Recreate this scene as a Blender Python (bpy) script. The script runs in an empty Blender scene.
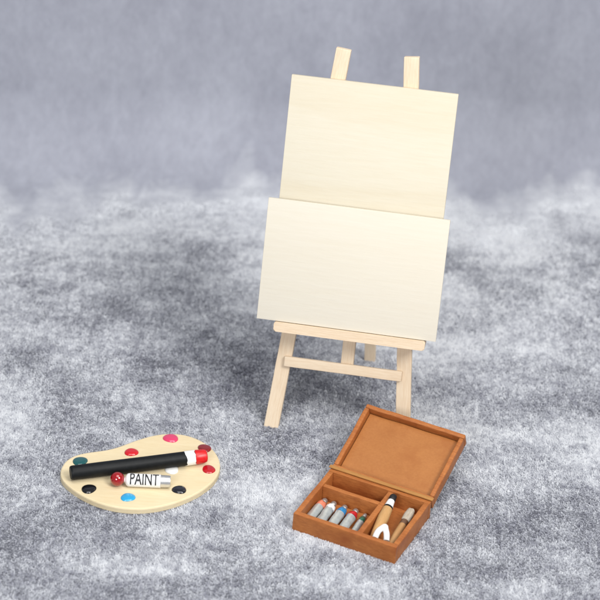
import bpy, bmesh, math, random
import numpy as np
from mathutils import Matrix, Vector, noise as mnoise

scene = bpy.context.scene
COL = scene.collection

# ------------------------------------------------------------------ camera
PITCH, ROLL = 0.5488, 0.0665
cam_data = bpy.data.cameras.new("camera")
cam = bpy.data.objects.new("camera", cam_data)
COL.objects.link(cam)
cam.matrix_world = (Matrix.Translation((0.0, -8.5254, 5.2129))
                    @ Matrix.Rotation(math.pi / 2 - PITCH, 4, 'X')
                    @ Matrix.Rotation(ROLL, 4, 'Z'))
cam_data.sensor_width = 36.0
cam_data.lens = 131.906
cam_data.clip_start = 0.1
cam_data.clip_end = 200
cam_data.dof.use_dof = True
cam_data.dof.focus_distance = 8.78
cam_data.dof.aperture_fstop = 1.55
scene.camera = cam
scene.render.resolution_x = 1024
scene.render.resolution_y = 1024

# ------------------------------------------------------------------ light
world = bpy.data.worlds.new("World")
scene.world = world
world.use_nodes = True
bg = world.node_tree.nodes["Background"]
bg.inputs[0].default_value = (0.93, 0.96, 1.0, 1)
bg.inputs[1].default_value = 0.28


def area(name, loc, target, size, power, color):
    l = bpy.data.lights.new(name, 'AREA')
    l.shape = 'RECTANGLE'
    l.size, l.size_y = size
    l.energy = power
    l.color = color
    o = bpy.data.objects.new(name, l)
    COL.objects.link(o)
    o.location = loc
    d = Vector(target) - Vector(loc)
    o.rotation_euler = d.to_track_quat('-Z', 'Y').to_euler()
    return o


area("softbox_lamp", (7.0, -8.4, 10.8), (0.1, -0.6, 0.3), (4.6, 4.6), 1480, (1.0, 0.98, 0.955))
area("fill_softbox_lamp", (-2.6, -8.6, 3.9), (0.0, -0.8, 0.3), (2.6, 2.2), 285, (0.97, 0.98, 1.0))
area("added_overhead_fill_lamp", (0.2, -2.4, 10.0), (0.0, -0.3, 0.0), (6.5, 6.0), 500, (1.0, 0.99, 0.98))  # added overhead fill, takes over part of the world light

vs = scene.view_settings
scene.display_settings.display_device = 'sRGB'
vs.view_transform = 'Standard'
vs.look = 'None'
vs.exposure = 0.12
vs.gamma = 1.0
vs.use_curve_mapping = False

# ------------------------------------------------------------------ helpers


def tag(o, label=None, cat=None, group=None, kind=None):
    if label: o['label'] = label
    if cat: o['category'] = cat
    if group: o['group'] = group
    if kind: o['kind'] = kind
    return o


def empty(name, loc, rz=0.0):
    o = bpy.data.objects.new(name, None)
    COL.objects.link(o)
    o.empty_display_size = 0.05
    o.location = loc
    o.rotation_euler = (0, 0, rz)
    return o


def link(name, bm, mat, parent=None, mtx=None, smooth=True, angle=35):
    me = bpy.data.meshes.new(name)
    bmesh.ops.recalc_face_normals(bm, faces=bm.faces)
    if smooth:
        for f in bm.faces: f.smooth = True
        lim = math.radians(angle)
        for e in bm.edges:
            if len(e.link_faces) == 2 and e.calc_face_angle(0) > lim:
                e.smooth = False
    bm.to_mesh(me)
    bm.free()
    o = bpy.data.objects.new(name, me)
    COL.objects.link(o)
    if isinstance(mat, (list, tuple)):
        for m in mat: me.materials.append(m)
    else:
        me.materials.append(mat)
    if parent: o.parent = parent
    if mtx is not None: o.matrix_local = mtx
    return o


def box_into(bm, x0, x1, y0, y1, z0, z1, bev=0.002, seg=2):
    b = bmesh.new()
    bmesh.ops.create_cube(b, size=1)
    bmesh.ops.scale(b, vec=(x1 - x0, y1 - y0, z1 - z0), verts=b.verts)
    bmesh.ops.translate(b, vec=((x0 + x1) / 2, (y0 + y1) / 2, (z0 + z1) / 2), verts=b.verts)
    if bev > 0:
        bmesh.ops.bevel(b, geom=b.edges[:], offset=bev, segments=seg, affect='EDGES', profile=0.6)
    merge(bm, b)


def merge(bm, b):
    me = bpy.data.meshes.new("tmp")
    b.to_mesh(me)
    b.free()
    bm.from_mesh(me)
    bpy.data.meshes.remove(me)


def lathe(prof, segs=40, jitter=0.0, seed=0):
    """profile of (axial, radius) along local X, closed at both ends"""
    bm = bmesh.new()
    rings = []
    rnd = random.Random(seed)
    for i, (a, r) in enumerate(prof):
        if r < 1e-6:
            rings.append([bm.verts.new((a, 0, 0))])
        else:
            ring = []
            for k in range(segs):
                t = 2 * math.pi * k / segs
                j = 0
                if jitter: j = jitter * mnoise.noise(Vector((math.cos(t) * 1.6 + seed, math.sin(t) * 1.6, a * 25)))
                ring.append(bm.verts.new((a + j, (r) * math.cos(t), r * math.sin(t))))
            rings.append(ring)
    for A, B in zip(rings[:-1], rings[1:]):
        if len(A) == 1 and len(B) == 1: continue
        for k in range(segs):
            k2 = (k + 1) % segs
            if len(A) == 1: bm.faces.new((A[0], B[k], B[k2]))
            elif len(B) == 1: bm.faces.new((A[k], B[0], A[k2]))
            else: bm.faces.new((A[k], B[k], B[k2], A[k2]))
    if len(rings[0]) > 1: bm.faces.new(rings[0])
    if len(rings[-1]) > 1: bm.faces.new(rings[-1])
    return bm


def roughen(bm, amp, scale, seed=0, step=0.03, cuts=True):
    """slightly uneven hand-made surfaces and edges"""
    if cuts:
        for _ in range(6):
            e = [e for e in bm.edges if e.calc_length() > step]
            if not e or len(bm.verts) > 9000: break
            bmesh.ops.subdivide_edges(bm, edges=e, cuts=1, use_grid_fill=True)
    o = Vector((seed * 7.3, seed * 3.1, seed * 1.7))
    for v in bm.verts:
        v.co += mnoise.noise_vector(v.co * scale + o) * amp


def axis_frame(p0, p1, up=(0, 0, 1)):
    """matrix whose local X runs from p0 to p1, local Z close to up"""
    x = (Vector(p1) - Vector(p0)).normalized()
    z = Vector(up)
    y = z.cross(x).normalized()
    z = x.cross(y)
    m = Matrix((x, y, z)).transposed().to_4x4()
    return Matrix.Translation(p0) @ m


# ------------------------------------------------------------------ materials


def new_mat(name):
    m = bpy.data.materials.new(name)
    m.use_nodes = True
    nt = m.node_tree
    return m, nt, nt.nodes["Principled BSDF"]


def N(nt, typ, **kw):
    n = nt.nodes.new(typ)
    for k, v in kw.items():
        setattr(n, k, v)
    return n


def noise_node(nt, vec, scale, detail=6, rough=0.55, dist=0.0):
    n = N(nt, 'ShaderNodeTexNoise')
    n.inputs['Scale'].default_value = scale
    n.inputs['Detail'].default_value = detail
    n.inputs['Roughness'].default_value = rough
    n.inputs['Distortion'].default_value = dist
    nt.links.new(vec, n.inputs['Vector'])
    return n.outputs['Fac']


def mapping(nt, scale, loc=(0, 0, 0), rot=(0, 0, 0)):
    tc = N(nt, 'ShaderNodeTexCoord')
    mp = N(nt, 'ShaderNodeMapping')
    mp.inputs['Scale'].default_value = scale
    mp.inputs['Location'].default_value = loc
    mp.inputs['Rotation'].default_value = rot
    nt.links.new(tc.outputs['Object'], mp.inputs['Vector'])
    return mp.outputs['Vector']


def ramp(nt, fac, stops):
    r = N(nt, 'ShaderNodeValToRGB')
    el = r.color_ramp.elements
    while len(el) > 1: el.remove(el[-1])
    el[0].position, el[0].color = stops[0][0], (*stops[0][1], 1)
    for p, c in stops[1:]:
        e = el.new(p)
        e.color = (*c, 1)
    nt.links.new(fac, r.inputs['Fac'])
    return r.outputs['Color']


def mix(nt, a, b, fac, mode='MIX'):
    m = N(nt, 'ShaderNodeMix', data_type='RGBA', blend_type=mode)
    if isinstance(fac, float): m.inputs[0].default_value = fac
    else: nt.links.new(fac, m.inputs[0])
    for s, v in ((6, a), (7, b)):
        if isinstance(v, tuple): m.inputs[s].default_value = (*v, 1)
        else: nt.links.new(v, m.inputs[s])
    return m.outputs[2]


def bump(nt, bsdf, h, strength, dist=0.004):
    b = N(nt, 'ShaderNodeBump')
    b.inputs['Strength'].default_value = strength
    b.inputs['Distance'].default_value = dist
    nt.links.new(h, b.inputs['Height'])
    nt.links.new(b.outputs['Normal'], bsdf.inputs['Normal'])


def wood(name, light, dark, grain=(1.2, 26, 26), rough=0.62, figure=0.35, pores=0.25, speck=None, spec=0.25, fine=7.0):
    m, nt, bs = new_mat(name)
    v = mapping(nt, grain)
    broad = noise_node(nt, mapping(nt, tuple(g * 0.28 for g in grain), (3.1, 1.7, 0.4)), 1.0, 4, 0.5, 0.6)
    fine_n = noise_node(nt, v, fine, 8, 0.65)
    base = ramp(nt, broad, [(0.32, light), (0.5, tuple(l + (d - l) * figure for l, d in zip(light, dark))),
                            (0.56, tuple(l + (d - l) * figure * 0.2 for l, d in zip(light, dark))), (0.72, light)])
    streak = ramp(nt, fine_n, [(0.36, dark), (0.6, light)])
    col = mix(nt, base, streak, pores)
    if speck:
        s = noise_node(nt, mapping(nt, (9, 9, 9)), speck[0], 5, 0.6)
        col = mix(nt, col, tuple(speck[1]), ramp(nt, s, [(0.5, (0, 0, 0)), (0.72, (speck[2],) * 3)]))
    nt.links.new(col, bs.inputs['Base Color'])
    bs.inputs['Roughness'].default_value = rough
    bs.inputs['Specular IOR Level'].default_value = spec
    bump(nt, bs, fine_n, 0.25, 0.003)
    return m


def plain(name, color, rough=0.4, metal=0.0, var=0.12, scale=60, bmp=0.05, coat=0.0, spec=0.5):
    m, nt, bs = new_mat(name)
    n = noise_node(nt, mapping(nt, (1, 1, 1)), scale, 4)
    lo = tuple(c * (1 - var) for c in color)
    hi = tuple(min(1, c * (1 + var)) for c in color)
    nt.links.new(ramp(nt, n, [(0.3, lo), (0.7, hi)]), bs.inputs['Base Color'])
    bs.inputs['Roughness'].default_value = rough
    bs.inputs['Metallic'].default_value = metal
    bs.inputs['Specular IOR Level'].default_value = spec
    bs.inputs['Coat Weight'].default_value = coat
    bs.inputs['Coat Roughness'].default_value = 0.08
    if bmp: bump(nt, bs, n, bmp, 0.003)
    return m


M_BOARD = wood("birch_ply", (0.650, 0.605, 0.495), (0.585, 0.505, 0.360), spec=0.12, grain=(0.9, 9, 9), rough=0.65, figure=0.42, pores=0.18)
M_BOARD2 = wood("birch_ply_pale", (0.670, 0.630, 0.540), (0.60, 0.53, 0.40), spec=0.12, grain=(0.8, 8, 8), rough=0.65, figure=0.22, pores=0.12)
M_EASEL = wood("basswood", (0.755, 0.63, 0.475), (0.59, 0.42, 0.26), grain=(2.2, 34, 34), figure=0.3, pores=0.4)
M_PAL = wood("palette_wood", (0.71, 0.605, 0.405), (0.61, 0.47, 0.26), grain=(2.0, 14, 14), figure=0.35, pores=0.3, rough=0.55)
M_BOX = wood("stained_wood", (0.455, 0.165, 0.047), (0.22, 0.062, 0.016), grain=(5, 26, 26), figure=0.4, pores=0.45,
             speck=(0.8, (0.27, 0.075, 0.020), 0.8), rough=0.45)
M_PANEL = wood("stained_fibreboard", (0.395, 0.160, 0.048), (0.27, 0.092, 0.025), grain=(14, 18, 18), figure=0.3, pores=0.22,
               speck=(0.9, (0.30, 0.10, 0.027), 0.7), rough=0.5)
M_HINGE = wood("hinge_wood", (0.43, 0.215, 0.068), (0.30, 0.12, 0.03), grain=(5, 30, 30), figure=0.3, pores=0.3, rough=0.45)
M_HANDLE = wood("brush_handle_wood", (0.54, 0.325, 0.14), (0.38, 0.19, 0.065), grain=(6, 60, 60), figure=0.3, pores=0.4, rough=0.4)
M_HANDLE2 = wood("pale_handle_wood", (0.47, 0.27, 0.12), (0.34, 0.16, 0.055), grain=(6, 60, 60), figure=0.3, pores=0.4, rough=0.45)
M_BLACK = plain("black_lacquer", (0.006, 0.007, 0.008), 0.5, var=0.3, spec=0.22)
M_WHITE = plain("white_paint", (0.80, 0.80, 0.79), 0.4, var=0.03)
M_LABEL = plain("white_label", (0.83, 0.83, 0.82), 0.42, var=0.02, bmp=0.02)
M_INK = plain("black_ink", (0.012, 0.012, 0.014), 0.5, bmp=0)
M_REDTIP = plain("red_rubber", (0.62, 0.008, 0.010), 0.35, var=0.15)
M_BEAD = plain("red_bead", (0.30, 0.002, 0.006), 0.08, var=0.06, bmp=0, coat=1.0)
M_SILVER = plain("silver_foil", (0.72, 0.73, 0.74), 0.32, 0.9, var=0.06, bmp=0.2)
M_TUBE = plain("pewter_tube", (0.56, 0.59, 0.585), 0.30, 0.55, var=0.1, bmp=0.15)
M_CAP = plain("grey_cap", (0.45, 0.46, 0.46), 0.3, 0.7, var=0.15)
M_BRISTLE = plain("black_bristle", (0.008, 0.008, 0.010), 0.55, var=0.3)
M_BRISTLE2 = wood("grey_bristle", (0.55, 0.50, 0.42), (0.24, 0.17, 0.10), grain=(3, 120, 120), figure=0.5, pores=0.6, rough=0.6)
M_FERRULE = plain("brown_ferrule", (0.16, 0.085, 0.05), 0.4, 0.3)


def enamel(name, c):
    return plain(name, c, 0.16, var=0.08, scale=40, bmp=0.06, coat=0.6)


# cloth ----------------------------------------------------------------
def cloth_mat():
    m, nt, bs = new_mat("plush_cloth")
    a = noise_node(nt, mapping(nt, (1.0, 1.0, 1.0)), 1.9, 5, 0.55)
    b = noise_node(nt, mapping(nt, (20, 11, 11), (0, 0, 0), (0, 0.45, 0)), 1.6, 5, 0.7)
    c = noise_node(nt, mapping(nt, (7.5, 5.0, 4.2), (2, 0, 1), (0, 0.6, 0)), 1.5, 7, 0.68, 0.5)
    wall = ramp(nt, a, [(0.3, (0.312, 0.323, 0.378)), (0.7, (0.378, 0.391, 0.449))])
    wall = mix(nt, wall, ramp(nt, b, [(0.3, (0.70, 0.70, 0.71)), (0.7, (1.0, 1.0, 1.0))]), 0.45, 'MULTIPLY')
    wall = mix(nt, wall, ramp(nt, c, [(0.3, (0.74, 0.735, 0.75)), (0.72, (1.0, 1.0, 1.0))]), 0.55, 'MULTIPLY')
    # floor nap with grazing velvet sheen painted in as paleness, brushed out in wisps where the cloth starts to rise
    d = noise_node(nt, mapping(nt, (5.0, 3.2, 3.2), (0.7, 0.2, 0)), 1.0, 8, 0.74, 0.8)
    pale = ramp(nt, noise_node(nt, mapping(nt, (5.5, 9, 9)), 1.0, 6, 0.65), [(0.3, (0.46, 0.475, 0.51)), (0.66, (0.78, 0.80, 0.82))])
    sep = N(nt, 'ShaderNodeAttribute', attribute_name="rise")
    mott = noise_node(nt, mapping(nt, (3.0, 4.2, 4.2)), 1.1, 9, 0.74)
    floor_col = ramp(nt, mott, [(0.34, (0.27, 0.278, 0.32)), (0.5, (0.39, 0.40, 0.44)), (0.68, (0.52, 0.535, 0.57))])
    pale = mix(nt, floor_col, pale, ramp(nt, sep.outputs['Fac'], [(0.03, (0, 0, 0)), (0.32, (1, 1, 1))]))
    ma = N(nt, 'ShaderNodeMath', operation='MULTIPLY_ADD')
    nt.links.new(d, ma.inputs[0])
    ma.inputs[1].default_value = 0.50
    nt.links.new(sep.outputs['Fac'], ma.inputs[2])
    mask = ramp(nt, ma.outputs[0], [(0.54, (0, 0, 0)), (0.72, (0.5,) * 3), (0.93, (1, 1, 1))])
    col = mix(nt, pale, wall, mask)
    nt.links.new(col, bs.inputs['Base Color'])
    bs.inputs['Roughness'].default_value = 0.9
    bs.inputs['Specular IOR Level'].default_value = 0.1
    bs.inputs['Sheen Weight'].default_value = 0.25
    bs.inputs['Sheen Roughness'].default_value = 0.5
    bs.inputs['Sheen Tint'].default_value = (0.88, 0.92, 1, 1)
    bump(nt, bs, b, 0.4, 0.01)
    return m


def pile_mat():
    m, nt, bs = new_mat("plush_pile")
    at = N(nt, 'ShaderNodeAttribute', attribute_name="tone")
    col = ramp(nt, at.outputs['Fac'], [(0.0, (0.285, 0.292, 0.345)), (0.45, (0.51, 0.525, 0.570)), (0.85, (0.72, 0.737, 0.77)), (1.0, (0.78, 0.795, 0.82))])
    nt.links.new(col, bs.inputs['Base Color'])
    bs.inputs['Roughness'].default_value = 0.75
    bs.inputs['Specular IOR Level'].default_value = 0.02
    tr = N(nt, 'ShaderNodeBsdfTranslucent')
    nt.links.new(col, tr.inputs['Color'])
    mx = N(nt, 'ShaderNodeMixShader')
    mx.inputs[0].default_value = 0.38
    nt.links.new(bs.outputs[0], mx.inputs[1])
    nt.links.new(tr.outputs[0], mx.inputs[2])
    nt.links.new(mx.outputs[0], nt.nodes['Material Output'].inputs['Surface'])
    return m


M_CLOTH = cloth_mat()
M_PILE = pile_mat()

# ------------------------------------------------------------------ the cloth (floor sweeping up into the backdrop)
BEND_Y, RAD, LEAN = 1.02, 0.42, math.radians(80)


def sweep(s):
    """distance along the cloth -> (y, z), normal"""
    if s <= BEND_Y: return s, 0.0, 0.0
    a = (s - BEND_Y) / RAD
    if a < LEAN: return BEND_Y + RAD * math.sin(a), RAD * (1 - math.cos(a)), a
    e = s - BEND_Y - RAD * LEAN
    return (BEND_Y + RAD * math.sin(LEAN) + e * math.cos(LEAN), RAD * (1 - math.cos(LEAN)) + e * math.sin(LEAN), LEAN)


SKEW = 0.10


def cloth_pt(x, s):
    y, z, a = sweep(s)
    up = max(0.0, s - BEND_Y)
    w = min(1.0, up / 0.5)
    off = w * 0.02 * mnoise.noise(Vector((x * 1.5, s * 1.1, 4.0)))
    w0 = 1.0 if s < BEND_Y else 1.0
    return Vector((x, y + SKEW * x * min(1.0, max(0.0, (s + 0.4) / 1.2)) - off * math.sin(a), z + off * math.cos(a)))


def vnoise(x, y, seed, scale):
    """cheap smooth value noise on numpy arrays"""
    r = np.random.RandomState(seed)
    g = r.rand(256, 256)
    u, v = x * scale + 100.3, y * scale + 100.7
    i, j = np.floor(u).astype(int), np.floor(v).astype(int)
    fu, fv = u - i, v - j
    fu, fv = fu * fu * (3 - 2 * fu), fv * fv * (3 - 2 * fv)
    i, j, i2, j2 = i % 256, j % 256, (i + 1) % 256, (j + 1) % 256
    return (g[i, j] * (1 - fu) + g[i2, j] * fu) * (1 - fv) + (g[i, j2] * (1 - fu) + g[i2, j2] * fu) * fv


def fbm(x, y, seed, scale, octs=4, gain=0.55):
    t, a, tot = 0, 1.0, 0
    for k in range(octs):
        t = t + a * vnoise(x, y, seed + k, scale * 2 ** k)
        tot += a
        a *= gain
    return t / tot


def nap_edge(x, s):
    """where the pale floor nap gives way to the smooth rising cloth: ragged, wispy"""
    e = 0.95 + 0.42 * (fbm(x, s * 0.5, 31, 2.0, 5, 0.62) - 0.5) * 2
    e = e + 0.09 * (fbm(x * 1.5, s * 0.35, 37, 7.0, 3, 0.6) - 0.5) * 2
    return e - 0.45 * np.clip(-x - 0.95, 0, 0.4) + 0.10 * np.clip(x - 0.6, 0, 0.6)


bm = bmesh.new()
xs = np.linspace(-3.3, 3.3, 265)
ss = np.concatenate([np.concatenate([np.linspace(-4.0, 0.3, 30), np.linspace(0.33, 0.9, 24)]), np.linspace(0.93, 2.0, 64), np.linspace(2.05, 4.2, 30)])
grid = [[bm.verts.new(cloth_pt(float(x), float(s))) for x in xs] for s in ss]
for i in range(len(ss) - 1):
    for j in range(len(xs) - 1):
        bm.faces.new((grid[i][j], grid[i][j + 1], grid[i + 1][j + 1], grid[i + 1][j]))
gx, gs = np.meshgrid(xs, ss)
rise_vals = np.clip((gs - nap_edge(gx, gs)) / 0.95 + 0.5, 0, 1).reshape(-1).astype(np.float32)
backdrop = link("backdrop", bm, M_CLOTH, angle=180)
at_ = backdrop.data.attributes.new("rise", 'FLOAT', 'POINT')
at_.data.foreach_set("value", rise_vals)
tag(backdrop, "blue grey plush cloth lying as the floor and sweeping up into the backdrop", "backdrop", kind='structure')

# objects' footprints: no pile under them
BOX_POS, BOX_YAW = (0.0285, -1.7107), -0.4163
BW, BD, BH = 0.4363, 0.3444, 0.0813
PALETTE = [(-0.899, -1.495), (-0.9, -1.45), (-0.892, -1.403), (-0.871, -1.367), (-0.841, -1.345), (-0.802, -1.329),
           (-0.763, -1.32), (-0.724, -1.308), (-0.696, -1.293), (-0.661, -1.261), (-0.624, -1.227), (-0.561, -1.177),
           (-0.495, -1.152), (-0.426, -1.156), (-0.355, -1.195), (-0.303, -1.255), (-0.274, -1.333), (-0.272, -1.403),
           (-0.295, -1.469), (-0.342, -1.55), (-0.416, -1.615), (-0.503, -1.66), (-0.554, -1.676), (-0.606, -1.679),
           (-0.671, -1.678), (-0.738, -1.653), (-0.801, -1.617), (-0.854, -1.563), (-0.885, -1.527)]


def build_pile(count=1000000):
    r = np.random.RandomState(11)
    # visible trapezium with a margin
    s = r.uniform(-2.65, 1.75, count * 2)
    half = np.interp(s, [-2.65, 1.75], [1.75, 2.35])
    keep = r.rand(len(s)) < half / 2.35
    s, half = s[keep][:count], half[keep][:count]
    x = r.uniform(-1, 1, len(s)) * half
    # ragged border where the pile has been brushed flat on the rising cloth
    edge = nap_edge(x, s) + 0.10
    fade = np.clip((edge - s) / 0.55, 0, 1) ** 1.3
    keep = (r.rand(len(s)) < fade) & (fade > 0.1 * (0.6 + 0.8 * r.rand(len(s))))
    # no pile beneath the box
    c, sn = math.cos(BOX_YAW), math.sin(BOX_YAW)
    dx, dy = x - BOX_POS[0], s - BOX_POS[1]
    lx, ly = dx * c + dy * sn, -dx * sn + dy * c
    keep &= ~((lx > 0.004) & (lx < BW - 0.004) & (ly > 0.004) & (ly < BD - 0.004))
    x, s = x[keep], s[keep]
    n = len(x)
    P = np.array([cloth_pt(float(a), float(b)) for a, b in zip(x, s)])
    ang = np.clip((s - BEND_Y) / RAD, 0, LEAN)
    nrm = np.stack([np.zeros(n), -np.sin(ang), np.cos(ang)], 1)
    fwd = np.stack([np.zeros(n), np.cos(ang), np.sin(ang)], 1)
    rt = np.stack([np.ones(n), np.zeros(n), np.zeros(n)], 1)
    # crushed nap: lean direction wanders in patches
    patch = fbm(x * 0.8, s * 1.15, 5, 3.4, 5, 0.62)
    mid = fbm(x, s, 9, 55, 2, 0.6)
    mid2 = fbm(x * 2.6, s * 0.55, 21, 26, 3, 0.6)
    turn = (fbm(x, s, 17, 2.0, 3) - 0.5) * 2.2 + r.normal(0, 0.45, n)
    sgn = np.where(patch + 0.5 * (r.rand(n) - 0.5) > 0.45, 1.0, -0.6)
    lean = rt * np.sin(turn)[:, None] + fwd * (np.cos(turn) * sgn)[:, None]
    far = np.clip((s - 0.35) / 0.6, 0, 1)
    ln = r.uniform(0.009, 0.018, n) * (1 - 0.45 * far)
    lift = r.uniform(0.20, 0.50, n) * (1 - 0.4 * far)
    tip = P + (lean * np.sqrt(1 - lift ** 2)[:, None] + nrm * lift[:, None]) * ln[:, None] * np.array(0.9)
    midp = P + (lean * 0.35 + nrm * (lift * 0.75)[:, None]) * ln[:, None]
    side = np.cross(lean, nrm)
    side /= np.linalg.norm(side, axis=1)[:, None] + 1e-9
    w = r.uniform(0.0020, 0.0038, n)[:, None]
    V = np.stack([P - side * w, P + side * w, midp + side * w * 0.9, midp - side * w * 0.9, tip], 1).reshape(-1, 3)
    streak = fbm(x * 2.2, s * 6.0, 41, 2.2, 4, 0.6)
    tone = 0.50 + (patch - 0.5) * 1.0 + (streak - 0.5) * 0.55 + ((mid - 0.5) * 0.68 + (mid2 - 0.5) * 0.55 + r.normal(0, 0.115, n)) * (1 - 0.55 * far)
    tone += 0.20 * np.clip((s + 0.5) / 1.2, 0, 1) + 0.16 * np.clip(x + 0.1, 0, 1) * np.clip(s + 0.7, 0, 1)  # grazing sheen at the back and light from the right painted into the tone
    tone = np.clip(tone, 0, 1)
    me = bpy.data.meshes.new("cloth_pile")
    base = np.arange(n) * 5
    quads = np.stack([base, base + 1, base + 2, base + 3], 1)
    tris = np.stack([base + 3, base + 2, base + 4], 1)
    loops = np.concatenate([quads, tris], 1).reshape(-1)
    starts = np.stack([np.arange(n) * 7, np.arange(n) * 7 + 4], 1).reshape(-1)
    me.vertices.add(n * 5)
    me.vertices.foreach_set("co", V.reshape(-1).astype(np.float32))
    me.loops.add(len(loops))
    me.loops.foreach_set("vertex_index", loops.astype(np.int32))
    me.polygons.add(n * 2)
    me.polygons.foreach_set("loop_start", starts.astype(np.int32))
    me.update(calc_edges=True)
    at = me.attributes.new("tone", 'FLOAT', 'POINT')
    at.data.foreach_set("value", np.repeat(tone, 5).astype(np.float32))
    me.materials.append(M_PILE)
    o = bpy.data.objects.new("cloth_pile", me)
    COL.objects.link(o)
    tag(o, "short crushed pale and dark grey pile of the plush cloth", "plush pile", kind='stuff')


build_pile()

# ------------------------------------------------------------------ easel
EX, EY, YAW, TILT, LEN = 0.189, -1.0434, 0.1224, 0.2747, 1.5994
easel = empty("easel", (EX, EY, 0), -YAW)
tag(easel, "pale wooden tabletop easel standing on the grey cloth behind the brown box", "easel")
ti = TILT
PLANE = Matrix(((1, 0, 0, 0), (0, math.sin(ti), -math.cos(ti), 0), (0, math.cos(ti), math.sin(ti), 0), (0, 0, 0, 1)))


def leg_x(t): return 0.2744 + (0.1352 - 0.2744) * t / LEN


GRAIN_ROT = Matrix.Rotation(math.pi / 2, 4, 'Z')
for sgn in (-1, 1):
    p0, p1 = Vector((sgn * leg_x(0), 0, 0)), Vector((sgn * leg_x(LEN), LEN, 0))
    d = (p1 - p0).normalized()
    L = (p1 - p0).length
    # local X along the leg so the grain follows it
    bm = bmesh.new()
    hw, th = 0.030, 0.018
    box_into(bm, -0.06, L, -hw, hw, -th, th, 0.004, 3)
    y = Vector((-d.y, d.x, 0))
    m = Matrix((d, y, Vector((0, 0, 1)))).transposed().to_4x4()
    m = Matrix.Translation(p0) @ m
    # cut the foot level with the cloth
    full = PLANE @ m
    inv = full.inverted()
    bmesh.ops.bisect_plane(bm, geom=bm.verts[:] + bm.edges[:] + bm.faces[:], plane_co=inv @ Vector((0, 0, 0.0005)),
                           plane_no=inv.to_3x3() @ Vector((0, 0, -1)), clear_outer=True)
    bmesh.ops.holes_fill(bm, edges=[e for e in bm.edges if e.is_boundary])
    roughen(bm, 0.0010, 16, sgn + 5)
    link("front_leg", bm, M_EASEL, easel, full)

bm = bmesh.new()
box_into(bm, -0.243, 0.243, -0.0215, 0.0215, 0.0185, 0.034, 0.004, 3)
roughen(bm, 0.0010, 16, 8)
link("crossbar", bm, M_EASEL, easel, PLANE @ Matrix.Translation((-0.002, 0.294, 0)))
bm = bmesh.new()
box_into(bm, -0.20, 0.20, -0.028, 0.028, -0.05, -0.0185, 0.004, 3)
link("top_rail", bm, M_EASEL, easel, PLANE @ Matrix.Translation((0, 1.32, 0)))
bm = bmesh.new()
box_into(bm, 0, 1.06, -0.026, 0.026, -0.016, 0.0175, 0.003, 2)
link("mast", bm, M_EASEL, easel, PLANE @ Matrix.Translation((0.012, 0.292, 0)) @ GRAIN_ROT)

# ledge with rounded ends (outline in local X/Y = across / along the easel)
bm = bmesh.new()
hl, hh, rr = 0.308, 0.0195, 0.009
outline = []
for cx, cy, a0 in ((hl - rr, hh - rr, 0), (-hl + rr, hh - rr, 90), (-hl + rr, -hh + rr, 180), (hl - rr, -hh + rr, 270)):
    for k in range(7):
        a = math.radians(a0 + 15 * k)
        outline.append((cx + rr * math.cos(a), cy + rr * math.sin(a)))
vb = [bm.verts.new((x, y, 0.0185)) for x, y in outline]
vf = [bm.verts.new((x, y, 0.122)) for x, y in outline]
bm.faces.new(vb)
f2 = bm.faces.new(vf)
for k in range(len(vb)):
    bm.faces.new((vb[k], vb[(k + 1) % len(vb)], vf[(k + 1) % len(vb)], vf[k]))
bmesh.ops.bevel(bm, geom=[e for e in f2.edges], offset=0.004, segments=3, affect='EDGES')
link("ledge", bm, M_EASEL, easel, PLANE @ Matrix.Translation((0.016, 0.4615, 0)))

# rear leg: from the top rail down to the cloth behind
rf = Vector((0.3226 - EX, -0.4603 - EY, 0))
c, s = math.cos(YAW), math.sin(YAW)
rf = Vector((rf.x * c - rf.y * s, rf.x * s + rf.y * c, 0))
top = PLANE @ Vector((0.012, 1.30, -0.075))
fm = axis_frame(rf, top, (0, -1, 0.2))
bm = bmesh.new()
Lr = (top - rf).length
box_into(bm, -0.06, Lr, -0.0235, 0.0235, -0.016, 0.016, 0.003, 2)
inv = fm.inverted()
bmesh.ops.bisect_plane(bm, geom=bm.verts[:] + bm.edges[:] + bm.faces[:], plane_co=inv @ Vector((0, 0, 0.0005)),
                       plane_no=inv.to_3x3() @ Vector((0, 0, -1)), clear_outer=True)
bmesh.ops.holes_fill(bm, edges=[e for e in bm.edges if e.is_boundary])
link("rear_leg", bm, M_EASEL, easel, fm)

# boards ----------------------------------------------------------------
WORLD_PLANE = Matrix.Translation((EX, EY, 0)) @ Matrix.Rotation(-YAW, 4, 'Z') @ PLANE


def board(name, w, h, th, mat, mtx, label):
    bm = bmesh.new()
    box_into(bm, -w / 2, w / 2, 0, h, -th, 0, 0.0025, 2)
    o = link(name, bm, mat)
    o.matrix_world = mtx
    return tag(o, label, "board", "blank wooden boards on the easel")


hA = 1.48 - 0.4835
aA = math.atan2(0.035, hA)
board("wooden_board", 0.6637, hA, 0.022, M_BOARD,
      WORLD_PLANE @ Matrix.Translation((0.0046, 0.4835, 0.078)) @ Matrix.Rotation(-aA, 4, 'X'),
      "tall blank birch board behind, rising above the wider board on the easel")
board("wooden_board", 0.7307, 0.5007, 0.018, M_BOARD2,
      WORLD_PLANE @ Matrix.Translation((0.0, 0.4835, 0.1108)) @ Matrix.Rotation(-0.030, 4, 'X'),
      "wide blank pale board in front, standing on the easel ledge before the taller board")

# ------------------------------------------------------------------ palette
PTH = 0.030


def catmull(pts, n=5):
    out = []
    m = len(pts)
    for i in range(m):
        p0, p1, p2, p3 = (Vector(pts[(i + k - 1) % m]) for k in range(4))
        for k in range(n):
            t = k / n
            out.append(0.5 * ((2 * p1) + (p2 - p0) * t + (2 * p0 - 5 * p1 + 4 * p2 - p3) * t * t + (3 * p1 - p0 - 3 * p2 + p3) * t ** 3))
    return out


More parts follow.
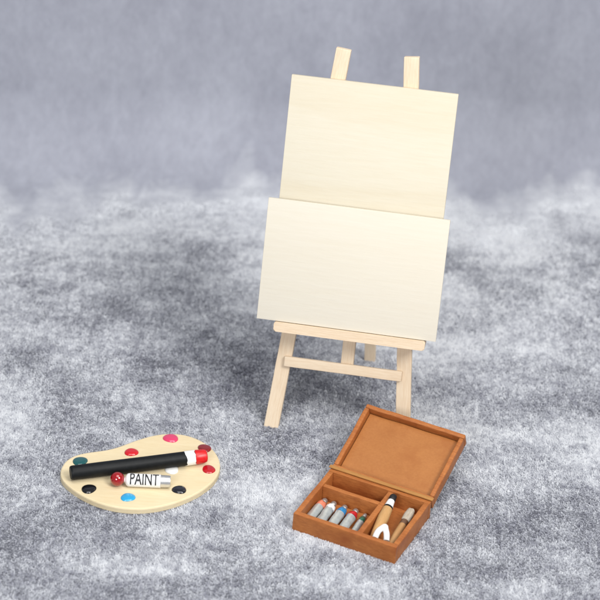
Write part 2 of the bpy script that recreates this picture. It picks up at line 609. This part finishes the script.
PC = Vector((-0.585, -1.43))
sm = PALETTE
for _ in range(2):
    sm = [tuple((Vector(sm[i - 1]) + Vector(sm[i]) * 2 + Vector(sm[(i + 1) % len(sm)])) / 4) for i in range(len(sm))]
out = [p - PC for p in catmull(sm, 5)]
out = [p * (1 + 0.008 / p.length) for p in out]
palette = empty("palette", (PC.x, PC.y, 0))
tag(palette, "kidney shaped wooden paint palette with glossy paint dabs lying on the grey cloth", "palette")
bm = bmesh.new()
n_out = len(out)
area2 = sum(out[k].x * out[(k + 1) % n_out].y - out[(k + 1) % n_out].x * out[k].y for k in range(n_out))
sg = 1 if area2 > 0 else -1
nrm2 = [Vector((-(out[(k + 1) % n_out] - out[k - 1]).y, (out[(k + 1) % n_out] - out[k - 1]).x)).normalized() * sg for k in range(n_out)]
rings = []
for off, z in ((0.005, 0.0), (0.0, 0.005), (0.0, PTH - 0.006), (0.0018, PTH - 0.0018), (0.006, PTH)):
    rings.append([bm.verts.new((p.x + q.x * off, p.y + q.y * off, z)) for p, q in zip(out, nrm2)])
for A, B in zip(rings[:-1], rings[1:]):
    for k in range(n_out):
        bm.faces.new((A[k], A[(k + 1) % n_out], B[(k + 1) % n_out], B[k]))
bm.faces.new(rings[0])
bm.faces.new(rings[-1])
link("palette_board", bm, M_PAL, palette, angle=20)
DABS = [("dark teal dab", (0.010, 0.085, 0.090), -0.834, -1.396), ("red dab", (0.55, 0.008, 0.016), -0.637, -1.311),
        ("pink dab", (0.62, 0.045, 0.13), -0.488, -1.196), ("dark red dab", (0.22, 0.012, 0.014), -0.346, -1.250),
        ("crimson dab", (0.42, 0.008, 0.014), -0.319, -1.392), ("white dab", (0.80, 0.80, 0.78), -0.465, -1.412),
        ("black dab", (0.005, 0.005, 0.007), -0.778, -1.576), ("sky blue dab", (0.02, 0.33, 0.62), -0.620, -1.613),
        ("blue black dab", (0.007, 0.008, 0.014), -0.425, -1.542)]
for i, (lb, colr, x, y) in enumerate(DABS):
    rnd = random.Random(i)
    bm = bmesh.new()
    R, H, K = 0.0285 * rnd.uniform(0.93, 1.05), 0.0085 * rnd.uniform(0.65, 1.0), 36
    rings = []
    for q, (rf_, zf) in enumerate(((1.0, 0.0), (0.99, 0.22), (0.93, 0.5), (0.78, 0.77), (0.52, 0.95), (0.25, 1.0))):
        ring = []
        for k in range(K):
            a = 2 * math.pi * k / K
            wob = 1 + 0.06 * math.sin(2 * a + i) + 0.04 * math.sin(3 * a + 2.1 * i)
            ring.append(bm.verts.new((R * rf_ * wob * math.cos(a), R * rf_ * wob * math.sin(a), H * zf)))
        rings.append(ring)
    for A, B in zip(rings[:-1], rings[1:]):
        for k in range(K):
            bm.faces.new((A[k], A[(k + 1) % K], B[(k + 1) % K], B[k]))
    bm.faces.new(rings[-1])
    bm.faces.new(rings[0])
    o = link("paint_dab", bm, enamel(lb.replace(" ", "_"), colr), palette,
             Matrix.Translation((x - PC.x, y - PC.y, PTH + 0.0004)), angle=60)
    o['label'] = lb

# black marker with white band and red end ------------------------------
pr = 0.0290
p0, p1 = Vector((-0.857, -1.522, PTH + pr + 0.004)), Vector((-0.332, -1.3455, PTH + pr + 0.004))
u = (p1 - p0)
PL = u.length
pen = empty("marker", p0)
tag(pen, "thick black stick with a white band and red end lying across the palette", "marker")
fr = axis_frame((0, 0, 0), u)
xb, xw = PL * 0.848, PL * 0.912
bm = lathe([(0, 0), (0, pr * 0.86), (0.004, pr * 0.97), (0.01, pr), (xb * 0.33, pr * 1.01), (xb * 0.66, pr * 0.99), (xb, pr)], 48)
link("body", bm, M_BLACK, pen, fr)
bm = lathe([(xb - 0.004, pr * 0.99), (xb - 0.003, pr * 1.025), (xb + 0.015, pr * 1.035), (xw - 0.004, pr * 1.02), (xw + 0.001, pr * 0.98)], 48, jitter=0.012, seed=3)
link("band", bm, M_WHITE, pen, fr)
bm = lathe([(xw, pr * 0.97), (xw + 0.003, pr * 1.0), (xw + 0.02, pr * 0.97), (PL - 0.012, pr * 0.95), (PL - 0.003, pr * 0.86), (PL, pr * 0.7), (PL + 0.0005, 0)], 48)
for v in bm.verts:
    k = 1 + 0.05 * mnoise.noise(v.co * 60)
    v.co.y *= k
    v.co.z *= k
link("red_end", bm, M_REDTIP, pen, fr)

# paint tube with a bead cap ---------------------------------------------
tr = 0.0265
t0, t1 = Vector((-0.640, -1.534, PTH + tr + 0.0003)), Vector((-0.461, -1.527, PTH + tr + 0.0003))
TL = (t1 - t0).length
tube = empty("paint_tube", t0)
tag(tube, "white paint tube lettered PAINT with a round red cap, lying on the palette", "paint tube")
fr = axis_frame((0, 0, 0), t1 - t0)
xs_ = TL * 0.78
bm = lathe([(-0.006, 0), (-0.006, 0.008), (0.0, 0.010), (0.004, tr * 0.72), (0.010, tr * 0.95), (0.016, tr), (xs_, tr * 1.0)], 48)
body = link("body", bm, M_LABEL, tube, fr)
bm = lathe([(xs_ + 0.0003, tr * 0.97), (xs_ + 0.004, tr * 0.93), (TL - 0.006, tr * 0.90), (TL - 0.001, tr * 0.84), (TL, tr * 0.7), (TL - 0.002, 0)], 48)
link("foil_end", bm, M_SILVER, tube, fr)
bm = bmesh.new()
bmesh.ops.create_uvsphere(bm, u_segments=40, v_segments=24, radius=0.0285)
link("cap", bm, M_BEAD, tube, fr @ Matrix.Translation((-0.0300, 0, 0.0285 - tr)), angle=180)


def lettering(txt):
    cu = bpy.data.curves.new("txt", 'FONT')
    cu.body = txt
    cu.size = 1.0
    cu.resolution_u = 6
    cu.offset = 0.014
    o = bpy.data.objects.new("txt", cu)
    COL.objects.link(o)
    dg = bpy.context.evaluated_depsgraph_get()
    me = bpy.data.meshes.new_from_object(o.evaluated_get(dg))
    bpy.data.objects.remove(o)
    b = bmesh.new()
    b.from_mesh(me)
    bpy.data.meshes.remove(me)
    return b


bm = lettering("PAINT")
for f in bm.faces[:]:
    pass
bmesh.ops.triangulate(bm, faces=bm.faces)
for _ in range(3):
    long = [e for e in bm.edges if abs(e.verts[0].co.y - e.verts[1].co.y) > 0.09]
    if long: bmesh.ops.subdivide_edges(bm, edges=long, cuts=1)
    bmesh.ops.triangulate(bm, faces=bm.faces)
x0 = min(v.co.x for v in bm.verts); x1 = max(v.co.x for v in bm.verts)
y0 = min(v.co.y for v in bm.verts); y1 = max(v.co.y for v in bm.verts)
for v in bm.verts:
    a = math.radians(-4 + 112 * (v.co.y - y0) / (y1 - y0))
    ax = 0.020 + 0.113 * (v.co.x - x0) / (x1 - x0)
    R = tr + 0.0004
    v.co = Vector((ax, -R * math.cos(a), R * math.sin(a)))
link("lettering", bm, M_INK, body)

# ------------------------------------------------------------------ wooden paint box
pbox = empty("paint_box", (BOX_POS[0], BOX_POS[1], 0), BOX_YAW)
tag(pbox, "open brown wooden paint box with hinged lid and compartments, in front of the easel", "box")
W = 0.022
bm = bmesh.new()
box_into(bm, 0, BW, 0, W, 0, BH, 0.0025)
box_into(bm, 0, BW, BD - W, BD, 0, BH, 0.0025)
box_into(bm, 0.0004, W, W + 0.0006, BD - W - 0.0006, 0, BH - 0.0006, 0.0025)
box_into(bm, BW - W, BW - 0.0004, W + 0.0006, BD - W - 0.0006, 0, BH - 0.0006, 0.0025)
box_into(bm, W - 0.002, BW - W + 0.002, W - 0.002, BD - W + 0.002, 0.001, 0.011, 0)
roughen(bm, 0.0016, 14, 1)
base = link("base", bm, M_BOX, pbox)
bm = bmesh.new()
box_into(bm, W + 0.0004, 0.262, 0.222, 0.242, 0.0112, BH - 0.004, 0.002)
roughen(bm, 0.0014, 16, 4)
link("divider", bm, M_BOX, base)
bm = bmesh.new()
box_into(bm, 0.2624, 0.284, W + 0.0004, BD - W - 0.0004, 0.0112, BH - 0.003, 0.002)
roughen(bm, 0.0014, 16, 4)
link("divider", bm, M_BOX, base)

LANG, LD, LH = 0.3399, 0.3472, 0.060
lid_m = Matrix.Translation((0, BD + 0.001, BH + 0.002)) @ Matrix.Rotation(LANG, 4, 'X')
bm = bmesh.new()
LW = 0.020
box_into(bm, 0, BW, LD - LW, LD, -LH, 0, 0.006, 3)
box_into(bm, 0, BW, 0.0, LW, -LH, 0, 0.006, 3)
box_into(bm, 0.0004, LW, LW + 0.0006, LD - LW - 0.0006, -LH, -0.0006, 0.006, 3)
box_into(bm, BW - LW, BW - 0.0004, LW + 0.0006, LD - LW - 0.0006, -LH, -0.0006, 0.006, 3)
roughen(bm, 0.0018, 14, 2)
lid = link("lid", bm, M_BOX, pbox, lid_m)
bm = bmesh.new()
box_into(bm, LW - 0.004, BW - LW + 0.004, LW - 0.004, LD - LW + 0.004, -LH + 0.001, -0.038, 0)
box_into(bm, LW + 0.0032, BW - LW - 0.0032, LW + 0.0032, LD - LW - 0.0034, -0.0375, -0.030, 0.002)
roughen(bm, 0.0015, 12, 9)
link("lid_panel", bm, M_PANEL, lid)
bm = bmesh.new()
box_into(bm, -0.007, BW + 0.005, BD - 0.007, BD + 0.011, BH + 0.0025, BH + 0.0085, 0.0025)
roughen(bm, 0.0014, 18, 3)
link("hinge_strip", bm, M_HINGE, pbox)

# things inside the box (their own top-level things) -----------------------
BOXM = Matrix.Translation((BOX_POS[0], BOX_POS[1], 0)) @ Matrix.Rotation(BOX_YAW, 4, 'Z')


def in_box(x, y, z): return BOXM @ Vector((x, y, z))


TUBES = [("salmon", (0.66, 0.20, 0.12), 0.042, 0.047, "leftmost, against the box wall"),
         ("white", (0.80, 0.80, 0.79), 0.088, 0.086, "between the salmon and blue ones"),
         ("blue", (0.015, 0.20, 0.44), 0.136, 0.133, "in the middle of the five"),
         ("red", (0.48, 0.008, 0.016), 0.183, 0.181, "between the blue and green ones"),
         ("green", (0.02, 0.12, 0.075), 0.228, 0.221, "the slimmest, beside the divider")]
for i, (nm, colr, xa, xb_, where) in enumerate(TUBES):
    r = 0.0195 if nm != "green" else 0.0135
    a = in_box(xa, 0.045, 0.0115 + r)
    b = in_box(xb_, 0.200, 0.0125 + r)
    t = empty("paint_tube", a)
    tag(t, f"silver paint tube with {nm} band in the box, {where}", "paint tube", "silver paint tubes in the box")
    fr = axis_frame((0, 0, 0), b - a)
    Lt = (b - a).length
    c0, c1 = Lt * (0.64, 0.66, 0.65, 0.67, 0.66)[i], Lt * 0.83
    # flattened tail widening into a round shoulder
    bm = lathe([(0, 0), (0, r * 0.9), (0.004, r), (c0, r)], 32)
    for v in bm.verts:
        if v.co.x < 0.01: v.co.z *= 0.55
    roughen(bm, 0.0018, 42, i + 20, step=0.012)
    link("body", bm, M_TUBE, t, fr)
    bm = lathe([(c0 + 0.0002, r * 0.985), (c0 + 0.003, r * 1.01), (c1 - 0.01, r * 1.0), (c1, r * 0.86)], 32, jitter=0.007, seed=i)
    roughen(bm, 0.0012, 50, i, cuts=False)
    link("band", bm, enamel(nm + "_band", colr), t, fr)
    bm = lathe([(c1, r * 0.84), (c1 + 0.008, r * 0.62), (c1 + 0.009, r * 0.66), (Lt - 0.003, r * 0.60), (Lt, r * 0.50), (Lt, 0)], 24)
    link("cap", bm, M_CAP, t, fr)

# brush with black bristles, leaning on the divider
a, b = in_box(0.318, 0.045, 0.036), in_box(0.297, 0.293, 0.090)
br = empty("paintbrush", a)
tag(br, "black tipped brush with tan handle and white ferrule leaning in the box", "paintbrush")
fr = axis_frame((0, 0, 0), b - a)
Lb = (b - a).length
h0, h1, h2 = Lb * 0.70, Lb * 0.74, Lb * 0.87
link("handle", lathe([(-0.012, 0), (-0.012, 0.011), (-0.008, 0.014), (Lb * 0.2, 0.0185), (Lb * 0.5, 0.0225), (h0, 0.0195)], 36), M_HANDLE, br, fr)
link("ring", lathe([(h0 + 0.0002, 0.0190), (h0 + 0.002, 0.0195), (h1, 0.0180)], 36), M_BLACK, br, fr)
link("ferrule", lathe([(h1 + 0.0002, 0.0172), (h1 + 0.002, 0.0176), (h2, 0.0138)], 36), M_WHITE, br, fr)
link("bristles", lathe([(h2 + 0.0002, 0.0130), (h2 + 0.006, 0.0150), (Lb - 0.008, 0.0140), (Lb - 0.001, 0.0105), (Lb, 0)], 36, jitter=0.003, seed=8), M_BRISTLE, br, fr)

# second brush, pale grey bristles
a, b = in_box(0.389, 0.050, 0.033), in_box(0.375, 0.296, 0.046)
br = empty("paintbrush", a)
tag(br, "brush with pale grey bristles lying along the right wall of the box", "paintbrush")
fr = axis_frame((0, 0, 0), b - a)
Lb = (b - a).length
h0, h1 = Lb * 0.58, Lb * 0.68
link("handle", lathe([(-0.012, 0), (-0.012, 0.010), (-0.008, 0.013), (Lb * 0.3, 0.016), (h0, 0.0145)], 36), M_HANDLE2, br, fr)
link("ferrule", lathe([(h0 + 0.0002, 0.0150), (h0 + 0.002, 0.0155), (h1, 0.0155)], 36), M_FERRULE, br, fr)
bm = lathe([(h1 + 0.0002, 0.0150), (h1 + 0.012, 0.0180), (Lb * 0.86, 0.0190), (Lb - 0.004, 0.0150), (Lb, 0)], 36, jitter=0.006, seed=5)
for v in bm.verts: v.co.z *= 0.75
link("bristles", bm, M_BRISTLE2, br, fr)

# folded white clip --------------------------------------------------------
ctrl = [in_box(0.331, 0.036, 0.062), in_box(0.327, 0.075, 0.068), in_box(0.332, 0.103, 0.068), in_box(0.338, 0.117, 0.068),
        in_box(0.347, 0.103, 0.067), in_box(0.361, 0.082, 0.062), in_box(0.372, 0.056, 0.052)]
cl = ctrl[0].copy()
pts = [p - cl for p in ctrl]
path = []
for i in range(len(pts) - 1):
    q0, q1, q2, q3 = pts[max(i - 1, 0)], pts[i], pts[i + 1], pts[min(i + 2, len(pts) - 1)]
    for k in range(5):
        t = k / 5
        path.append(0.5 * ((2 * q1) + (q2 - q0) * t + (2 * q0 - 5 * q1 + 4 * q2 - q3) * t * t + (3 * q1 - q0 - 3 * q2 + q3) * t ** 3))
path.append(pts[-1])
bm = bmesh.new()
rings = []
for i, p in enumerate(path):
    tg = (path[min(i + 1, len(path) - 1)] - path[max(i - 1, 0)]).normalized()
    s1 = tg.cross(Vector((0, 0, 1))).normalized()
    s2 = s1.cross(tg)
    rings.append([bm.verts.new(p + s1 * 0.0118 * math.cos(2 * math.pi * k / 20) + s2 * 0.0110 * math.sin(2 * math.pi * k / 20)) for k in range(20)])
for A, B in zip(rings[:-1], rings[1:]):
    for k in range(20): bm.faces.new((A[k], A[(k + 1) % 20], B[(k + 1) % 20], B[k]))
bm.faces.new(rings[0]); bm.faces.new(rings[-1])
clip = link("white_clip", bm, M_WHITE, None, Matrix.Translation(cl), angle=60)
tag(clip, "white piece folded to a V between the two brushes in the box", "clip")
